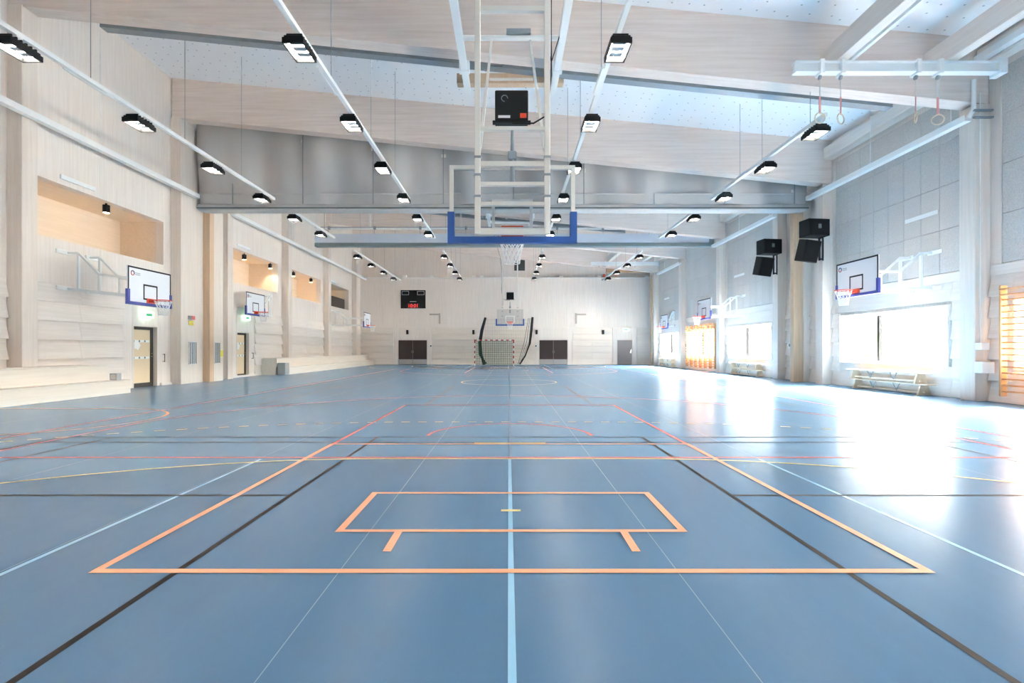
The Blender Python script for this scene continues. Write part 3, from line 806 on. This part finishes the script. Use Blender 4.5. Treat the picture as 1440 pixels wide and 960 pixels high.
wall_hoop(-12.1, 24.45, -1, 'white backboard hoop folded to the left wall beyond the curtain', -.04, -1)
wall_hoop(-10.2, 36.9, -1, 'farthest backboard hoop swung out from the left wall', 0)
wall_hoop(10.25, 15.05, 1, 'white backboard hoop on white arms above the near right window', 0)
wall_hoop(10.3, 26.9, 1, 'white backboard hoop on white arms beyond the loudspeakers', 0)
wall_hoop(11.95, 39.2, 1, 'farthest backboard hoop folded to the right wall', 0, -1)

def ceiling_hoop(y, rz, lab, cx=.05):
    t = thing('ceiling_basketball_hoop', lab, 'basketball hoop', (cx, y, 0), rz)
    zb = 2.86
    obj('glass_board', B(-.87, .87, -.012, 0, zb+.03, zb+1.06), ACRYL, t)
    obj('board_frame', frame_bm(-.9, .9, zb, zb+1.09, -.05, .012, .055), IVORY, t)
    obj('target_square', frame_bm(-.295, .295, zb+.17, zb+.62, .0, .004, .045), WHITE, t)
    obj('edge_pad', pad_bm(zb, -.07, .03, .42, .095), BLUEPAD, t)
    rim_parts(t, .02, 3.05)
    ub = -.16
    for sx in (-.49, .49):
        obj('upright', B(sx-.04, sx+.04, ub-.04, ub+.04, 2.93, 8.4, ch=.006), IVORY, t)
        obj('diagonal_brace', BAR((sx*.94, ub+.06, 4.15), (sx*.9, 4.3, 8.36), .045), IVORY, t)
        for z in (4.0, 3.75, 3.45): obj('upright_collar', B(sx-.048, sx+.048, ub-.048, ub+.048, z, z+.03), GALV, t)
    for z, w_ in ((6.1, .07), (4.42, .05), (3.92, .07), (3.64, .05), (3.36, .05), (2.97, .085)):
        obj('cross_member', B(-.49, .49, ub-.035, ub+.035, z-w_/2, z+w_/2), IVORY, t)
    obj('actuator', T([(0, ub, 3.64), (0, ub, 4.1), (0, ub, 4.42)], [.035, .03, .018], 8), GALV, t)
    obj('actuator_head', B(-.06, .06, ub-.04, ub+.04, 3.98, 4.1, ch=.01), GALV, t)
    # winch box
    bxo = obj('winch_box', B(-.245, .225, ub+.02, ub+.3, 4.55, 4.98, ch=.012), BLACK, t)
    obj('box_label', B(-.2, -.03, ub+.015, ub+.02, 4.585, 4.62), PAPER, bxo); obj('box_label', B(.11, .2, ub+.015, ub+.02, 4.585, 4.65), ORANGE, bxo)
    obj('box_dial', T([(-.11+.045*math.cos(PI*k/8*1.5), ub+.015, 4.86+.045*math.sin(PI*k/8*1.5)) for k in range(9)], .006, 5), GALV, bxo)
    obj('box_foot', B(-.28, .26, ub+.02, ub+.1, 4.52, 4.55), BLACK, bxo)
    obj('brace_spreader', BAR((-.42, 2.45, 6.5), (.42, 2.45, 6.5), .035), IVORY, t)
    for sx in (-1.175, 1.175):
        bm = bmesh.new(); bx(bm, sx-.08, sx+.08, -1.0, 6.75, 8.36, 8.385); bx(bm, sx-.08, sx+.08, -1.0, 6.75, 8.5, 8.525); bx(bm, sx-.02, sx+.02, -1.0, 6.75, 8.385, 8.5)
        obj('ceiling_rail', bm, WHITE, t)
        obj('rail_clamp', B(sx-.13, sx+.13, 5.55, 5.7, 8.34, 8.62), WHITE, t)
    obj('pivot_tube', T([(-1.175, 4.3, 8.42), (1.175, 4.3, 8.42)], .06, 10), WHITE, t); obj('pivot_tube', T([(-1.175, ub, 8.42), (1.175, ub, 8.42)], .06, 10), WHITE, t)
    obj('pivot_motor', B(-.1, .45, 4.2, 4.4, 8.48, 8.58), GALV, t)
    obj('power_cable', T([(1.1, 4.2, 8.4), (.9, 4.0, 7.7), (.62, 2.0, 7.0), (.55, ub, 6.6), (.55, ub, 5.2), (.5, ub, 4.62), (.3, ub, 4.5), (0, ub, 4.5)], .012, 6), BLACK, t)
ceiling_hoop(7.36, 0, 'glass backboard with blue pad hung from the roof, seen from behind', .055)
ceiling_hoop(32.95, PI, 'far glass backboard hung from the roof above the handball goal', .1)
tag(obj('timber_header', B(-1.4, 1.5, 13.82, 14.08, 8.525, 8.79, ch=.01), WBR), 'short timber header behind the near hoop rails', 'timber block')

# ------------------------------------------------------------------ bleachers
def bleacher(y0, y1, yu0, yu1, lab):
    t = thing('bleacher', lab, 'bleacher', (0, 0, 0))
    obj('lower_tier_riser', B(-11.5, -11.45, y0, y1, .0, .36), WSTEP, t); obj('lower_tier_seat', B(-12.0, -11.44, y0, y1, .36, .4, ch=.006), WSTEP, t)
    obj('upper_tier_riser', B(-11.9, -11.85, yu0, yu1, .4, .82), WSTEP, t); obj('upper_tier_seat', B(-12.28, -11.84, yu0, yu1, .82, .86, ch=.006), WSTEP, t)
    cuts = [yu0]+[c for q in COLS if yu0 < q < yu1 for c in (q-.03, q+CW+.01)]+[yu1]
    for q0, q1 in zip(cuts[::2], cuts[1::2]): obj('seat_infill', B(XL+.11, -12.285, q0, q1, .82, .86), WSTEP, t)
    obj('end_panel', B(XL+.08, -11.5, y1-.04, y1, 0, .36), WSTEP, t); obj('upper_end_panel', B(XL+.08, -11.9, yu1-.04, yu1, .36, .82), WSTEP, t)
    obj('end_panel', B(XL+.08, -11.5, y0, y0+.04, 0, .36), WSTEP, t); obj('upper_end_panel', B(XL+.08, -11.9, yu0, yu0+.04, 0, .82), WSTEP, t)
bleacher(7.1, 15.47, 7.1, 15.1, 'two-tier pale wooden bleacher along the near left wall')
bleacher(26.7, 43.6, 26.1, 43.2, 'two-tier pale wooden bleacher along the far left wall')
t = thing('grey_locker_box', 'grey metal box at the near end of the far bleacher', 'box', (-11.63, 26.2, 0)); obj('body', B(-.2, .2, -.05, .42, 0, .62, ch=.01), GREYBOX, t); obj('door', B(-.18, .18, -.06, -.05, .04, .58), GREYBOX, t)
t = thing('small_grey_box', 'small grey box on the end of the near bleacher', 'box', (-11.72, 15.2, .4)); obj('body', B(-.11, .11, -.06, .12, 0, .2, ch=.008), GREYBOX, t); obj('front_plate', B(-.08, .08, -.065, -.06, .03, .17), CHROME, t)

# ------------------------------------------------------------------ handball goal, net behind
g = thing('handball_goal', 'red and white handball goal in front of the far wall', 'goal', (-1.13, 40.45, 0))
for sx in (-1.54, 1.54):
    for k in range(10):
        obj('post_stripe', B(sx-.04, sx+.04, -.04, .04, k*.2, (k+1)*.2), REDP if k % 2 else WHITE, g)
for k in range(15):
    x0_ = -1.58+k*3.16/15
    obj('crossbar_stripe', B(x0_, x0_+3.16/15, -.04, .04, 2.0, 2.08), REDP if k % 2 == 0 else WHITE, g)
bm = bmesh.new()
for k in range(21): tube(bm, [(-1.5+k*.15, .05, 2.0), (-1.5+k*.15, .8, 1.9), (-1.5+k*.15, 1.0, .02)], .013, 4)
for z in [i*.15 for i in range(14)]: tube(bm, [(-1.5, .8+.1*(1-z/2), z), (1.5, .8+.1*(1-z/2), z)], .013, 4)
obj('goal_net', bm, NETG, g)
bm = bmesh.new()
for sx in (-1.54, 1.54):
    bar(bm, (sx, 0, .03), (sx, 1.0, .03), .04); bar(bm, (sx, .8, 1.9), (sx, 0, 2.0), .03)
bar(bm, (-1.54, 1.0, .03), (1.54, 1.0, .03), .04)
obj('net_frame', bm, GALV, g)
t = thing('catch_net', 'dark ball-catching net hanging behind the handball goal', 'net', (0, 42.3, 0))
obj('left_bundle', T([(-1.9, 0, 3.95), (-2.2, 0, 2.9), (-2.36, 0, 1.9), (-2.3, -.1, .9), (-1.95, -.2, .08)], [.1, .13, .14, .16, .2], 8), NETD, t, True)
obj('right_bundle', T([(2.0, 0, 3.98), (1.92, 0, 2.9), (1.78, 0, 1.8), (1.4, 0, .8), (.95, 0, .08)], [.09, .1, .08, .06, .06], 8), NETD, t, True)
bm = bmesh.new()
for k in range(26):
    x = -1.9+k*.15; tube(bm, [(x, .1, 3.9), (x*.95-.1, .1, 2), (x*.85-.3, .05, .05)], .006, 3)
for z in [.15+.3*i for i in range(13)]: tube(bm, [(-2.1+.1*z/4, .1, z), (1.2+.8*z/4, .1, z)], .006, 3)
obj('mesh', bm, mat('net_olive', (120, 132, 116), .9), t)
for k in range(3): obj('side_cord', T([(1.9-.12*k, .05, 3.9), (1.7-.2*k, .05, 1.9), (.95-.08*k, .05, .1)], .018, 5), NETD, t)

# ------------------------------------------------------------------ scoreboard
s = thing('scoreboard', 'black electronic scoreboard showing red digits on the far wall', 'scoreboard', (-8.16, Y1-.12, 4.82))
obj('cabinet', B(-1.06, 1.06, 0, .12, 0, 1.56, ch=.01), BLACK, s)
for x in (-.66, .66): obj('score_window', frame_bm(x-.3, x+.3, 1.14, 1.47, -.006, 0, .03), SCOREW, s)
obj('maker_strip', B(-.28, .28, -.005, 0, .55, .6), SCOREW, s)
obj('clock_window', frame_bm(-.52, .52, .03, .41, -.005, 0, .012), DKGREY, s)
cu = bpy.data.curves.new('clock_digits', 'FONT'); cu.body = '10:01'; cu.size = .42; cu.align_x = 'CENTER'; cu.extrude = .004
tmp = bpy.data.objects.new('clock_digits_curve', cu); C.objects.link(tmp); bpy.context.view_layer.update()
me = bpy.data.meshes.new_from_object(tmp.evaluated_get(bpy.context.evaluated_depsgraph_get())); bpy.data.objects.remove(tmp); bpy.data.curves.remove(cu)
me.materials.clear(); me.materials.append(LEDRED)
to = bpy.data.objects.new('clock_digits', me); C.objects.link(to); to.parent = s; to.rotation_euler = (PI/2, 0, 0); to.location = (.0, -.008, .075)

# ------------------------------------------------------------------ wall bars
def wall_bars(y0, y1, n, lab):
    t = thing('wall_bars', lab, 'wall bars', (XR-.28, y0, 0)); L_ = y1-y0
    for k in range(n+1):
        y = L_*k/n
        obj('upright', B(-.03, .14, y-.025, y+.025, .18, 2.86, ch=.008), WBAR, t)
    for k in range(16):
        z = .3+k*.147
        obj('rung', T([(.02, 0, z), (.02, L_, z)], .021, 8), WBAR, t, True)
    for z in (2.62, 2.76): obj('rung', T([(-.03, 0, z), (-.03, L_, z)], .021, 8), WBAR, t, True)
    for y in (0, L_): obj('wall_bracket', B(.14, .2, y-.03, y+.03, 2.3, 2.4), GALV, t)
wall_bars(8.2, 12.36, 5, 'near wooden wall bars at the right edge')
wall_bars(29.5, 34.2, 6, 'far wooden wall bars in front of the bright window')

# ------------------------------------------------------------------ benches
def bench(y0, y1, x, z, lab, grp):
    t = thing('gym_bench', lab, 'bench', (x, y0, z), 0, grp); L_ = y1-y0
    obj('seat', B(-.13, .13, 0, L_, .29, .32, ch=.006), WBENCH, t)
    obj('beam', B(-.05, .05, .2, L_-.2, .05, .1, ch=.006), WBENCH, t)
    for y in (.28, L_-.28):
        bm = bmesh.new(); v = [bm.verts.new(p) for p in ((-.19, y-.03, 0), (.19, y-.03, 0), (.11, y-.03, .29), (-.11, y-.03, .29), (-.19, y+.03, 0), (.19, y+.03, 0), (.11, y+.03, .29), (-.11, y+.03, .29))]
        for f in ((0, 1, 2, 3), (4, 5, 6, 7), (0, 1, 5, 4), (3, 2, 6, 7), (0, 3, 7, 4), (1, 2, 6, 5)): bm.faces.new([v[i] for i in f])
        obj('end_leg', bm, WBENCH, t)
    for y in (L_*.36, L_*.66):
        bm = bmesh.new(); bar(bm, (-.1, y-.14, .29), (-.1, y, .08), .02); bar(bm, (-.1, y+.14, .29), (-.1, y, .08), .02)
        obj('steel_strut', bm, GALV, t)
for (a_, b_, x, s) in ((14.35, 17.65, 11.9, 'under the near right window'), (23.9, 27.2, 11.9, 'under the window beyond the loudspeakers'), (36.6, 39.9, 11.9, 'under the farthest right window')):
    bench(a_, b_, x, 0, 'lower wooden gym bench of the stack '+s, 'stacked gym benches')
    bench(a_+.12, b_+.12, x, .32, 'upper wooden gym bench of the stack '+s, 'stacked gym benches')

# ------------------------------------------------------------------ loudspeakers
def speakers(x, y, z, lab, rz):
    t = thing('loudspeaker', 'upper wide black loudspeaker '+lab, 'loudspeaker', (x, y, z), rz, 'loudspeakers by the right columns')
    obj('cabinet', B(-.42, .42, -.28, .28, 0, .62, ch=.02), BLACK, t)
    obj('grille', B(-.39, .39, -.295, -.28, .03, .59, ch=.006), BLACKM, t)
    obj('handle_plate', B(-.06, .06, -.3, -.295, .26, .42), DKGREY, t)
    bm = bmesh.new(); bar(bm, (.28, .1, .02), (.28, .1, -.85), .05); bar(bm, (.28, -.2, 0), (.28, .1, -.03), .05); bar(bm, (.42, .1, -.8), (.28, .1, -.8), .05); bar(bm, (.43, .1, 0), (.43, .1, -.85), .04)
    obj('wall_frame', bm, BLACK, t)
    l = thing('loudspeaker', 'lower tilted black loudspeaker '+lab, 'loudspeaker', (x-.22, y-.12, z-.14), rz, 'loudspeakers by the right columns')
    o = obj('cabinet', B(-.3, .3, -.25, .22, -.8, 0, ch=.02), BLACK, l); o.rotation_euler = (.22, .1, 0)
    o2 = obj('grille', B(-.27, .27, -.265, -.25, -.77, -.03, ch=.006), BLACKM, l); o2.rotation_euler = (.22, .1, 0)
    obj('yoke', BAR((0, 0, -.02), (.5, .22, .0), .05), BLACK, l)
speakers(11.35, 18.95, 5.48, 'on the column before the curtain', 0.12)
speakers(11.28, 22.1, 5.42, 'beyond the curtain', 0.12)

# ------------------------------------------------------------------ niche downlights and screen
def downlight(y, lab):
    t = thing('niche_downlight', lab, 'downlight', (XL-.22, y, NZ1), 0, 'downlights in the wall niches')
    obj('can', T([(0, 0, -.06), (0, 0, -.3)], .1, 16), BLACK, t); obj('stem', T([(0, 0, 0), (0, 0, -.06)], .03, 8), BLACK, t)
    obj('lens', T([(0, 0, -.3), (0, 0, -.306)], .085, 16), WARM, t)
    sp = bpy.data.lights.new('niche_lamp', 'SPOT'); sp.energy = 18; sp.color = (1, .84, .64); sp.spot_size = math.radians(120); sp.spot_blend = .5; sp.shadow_soft_size = .06
    o = bpy.data.objects.new('niche_lamp', sp); C.objects.link(o); o.location = (0, 0, -.33); o.parent = t
for y, lab in ((16.4, 'black cylinder downlight in the nearest wall niche'), (24.97, 'first black downlight in the niche beyond the curtain'), (27.7, 'second black downlight in the niche beyond the curtain'), (30.67, 'first black downlight in the third wall niche'), (33.4, 'second black downlight in the third wall niche')):
    downlight(y, lab)
t = thing('niche_screen', 'dark screen in the farthest wall niche', 'screen', (XL-.1, 36.6, 4.42)); obj('screen_face', B(-.05, .0, 0, 3.3, .02, .78, ch=.008), mat('screen_dark', (46, 36, 30), .4), t); obj('screen_foot', B(-.12, .02, 1.2, 2.0, 0, .03), BLACK, t)

# ------------------------------------------------------------------ small wall things on the left
def slot_rack(y, lab, x=CL, k_=1.0):
    t = thing('slotted_rack', lab, 'rack', (x, y, .73), 0, 'white slotted racks by the curtain')
    obj('back_plate', B(0, .03, -.22*k_, .22*k_, 0, .88), WHITE, t)
    for k in range(4): obj('slot_rail', B(.03, .06, (-.18+k*.12)*k_-.012, (-.18+k*.12)*k_+.012, .02, .86), GALV, t)
slot_rack(19.85, 'white slotted rack left of the brown curtain post'); slot_rack(21.12, 'white slotted rack just right of the brown curtain post', -12.07, .8)
t = thing('yellow_notice', 'yellow notice beside the far slotted rack', 'sign', (-12.06, 21.32, 1.0)); obj('sheet', B(-.004, .004, 0, .24, 0, .28), YEL, t); obj('holder', B(-.006, -.004, -.01, .25, -.02, .3), WHITE, t)
t = thing('alarm_plate', 'small red and grey alarm plate above the near slotted rack', 'sign', (CL+.0, 19.8, 2.47)); obj('grey_half', B(0, .03, -.2, 0, 0, .14), GREYDOT, t); obj('red_half', B(0, .03, 0, .2, 0, .14), LOGOR, t)
t = thing('small_yellow_notice', 'small yellow notice under the alarm plate', 'sign', (CL+.0, 19.8, 2.25)); obj('sheet', B(0, .006, -.16, .16, 0, .16), YEL, t); obj('text_line', B(.006, .007, -.1, .1, .07, .09), GREYDOT, t)
def pull(y, lab):
    t = thing('wall_pull_handle', lab, 'handle', (XL, y, .85)); obj('grip', T([(.08, 0, 0), (.08, 0, .3)], .015, 6), BLACK, t)
    for z in (.02, .28): obj('standoff', T([(0, 0, z), (.08, 0, z)], .012, 6), BLACK, t)
pull(18.75, 'black wall handle beside the near left door'); pull(25.25, 'black wall handle beside the left door beyond the curtain')
t = thing('wall_control_box', 'white control box on the first right column', 'control box', (CR-.0, 12.7, 1.0)); obj('box', B(-.02, .3, .0, .22, -.28, 0, ch=.01), WHITE, t); obj('upper_box', B(.0, .22, .05, .22, .3, .48, ch=.01), WHITE, t); obj('conduit', T([(.12, .2, .48), (.12, .2, 6.8)], .012, 6), WHITE, t)
t = thing('wall_intercom', 'small white panel on the right wall beyond the curtain post', 'panel', (XR-.07, 21.9, 1.35)); obj('plate', B(-.05, 0, -.2, .2, 0, .26, ch=.01), WHITE, t); obj('display', B(-.055, -.05, -.1, .1, .08, .2), GREYDOT, t)
for x, s_ in ((-6.65, 'left'), (2.35, 'right')):
    t = thing('door_switch', 'small dark switch beside the %s double door' % s_, 'switch', (x, Y1-.06, 1.5)); obj('plate', B(-.1, .1, -.03, 0, 0, .2), WHITE, t); obj('button', B(-.06, .06, -.04, -.03, .04, .16), BLACK, t)

# ------------------------------------------------------------------ outside
struct(obj('outside_ground', B(XR+.45, 260, -80, 300, -.5, -.35), GROUND), 'sunlit ground outside the windows')
def building(x0, x1, y0, y1, h, m, lab, ny, nz):
    t = thing('outside_building', lab, 'building', (0, 0, -.35))
    obj('wall', B(x0, x1, y0, y1, 0, h), m, t); obj('roof', B(x0-.4, x1+.4, y0-.4, y1+.4, h, h+.4), FACADE, t)
    for j in range(nz):
        for i in range(ny):
            xx = x0+(i+.5)*(x1-x0)/ny; zz = 1.0+j*3.0
            f = obj('window', B(xx-1.1, xx+1.1, y0-.08, y0, zz, zz+1.6), WHITE, t); obj('pane', B(xx-.95, xx+.95, y0-.1, y0-.08, zz+.12, zz+1.48), WINDK, f)
            yy = y0+(i+.5)*(y1-y0)/ny
            f = obj('window', B(x0-.08, x0, yy-1.0, yy+1.0, zz, zz+1.6), WHITE, t); obj('pane', B(x0-.1, x0-.08, yy-.85, yy+.85, zz+.12, zz+1.48), WINDK, f)
building(80, 102, 122, 150, 6.2, BRICK, 'flat-roofed brick building outside the near right window', 5, 2)
building(66, 96, 152, 185, 6.6, BRICK, 'larger brick building outside the window beyond the loudspeakers', 7, 2)
def tree(x, y, h, r, seed, lab):
    t = thing('outside_tree', lab, 'tree', (x, y, -.35), 0, 'trees outside')
    obj('trunk', T([(0, 0, 0), (.1, 0, h*.3), (0, .1, h*.7)], [.25, .2, .1], 8), BARK, t)
    rnd = random.Random(seed); bm = bmesh.new()
    for k in range(11):
        a_ = rnd.uniform(0, 6.28); rr = rnd.uniform(0, r*.7); zz = h*rnd.uniform(.35, .85); q = r*rnd.uniform(.35, .6)
        res = bmesh.ops.create_icosphere(bm, subdivisions=3, radius=q, matrix=Matrix.Translation((rr*math.cos(a_), rr*math.sin(a_), zz)))
        for v in res['verts']: v.co += Vector((rnd.uniform(-1, 1), rnd.uniform(-1, 1), rnd.uniform(-1, 1)))*q*.16
    obj('crown', bm, LEAF, t)
for k, (x, y, h, r) in enumerate(((52, 74, 4.6, 3.2), (61, 82, 5.0, 3.4), (71, 80, 5.4, 3.8), (84, 92, 5.0, 3.4), (64, 64, 4.6, 3.0), (48, 30, 6, 4))):
    tree(x, y, h, r, k, ['tree outside at the left of the near right window', 'second tree outside the near right window', 'tallest tree outside the near right window', 'tree outside far behind the near right window', 'tree outside at the right of the near right window', 'tree outside the window behind the wall bars'][k])
t = thing('outside_shed', 'low pale wall outside the near right window', 'shed', (0, 0, -.35)); obj('wall', B(44, 52, 58, 60, 0, 1.5), FACADE, t); obj('coping', B(43.8, 52.2, 57.8, 60.2, 1.5, 1.65), WHITE, t)
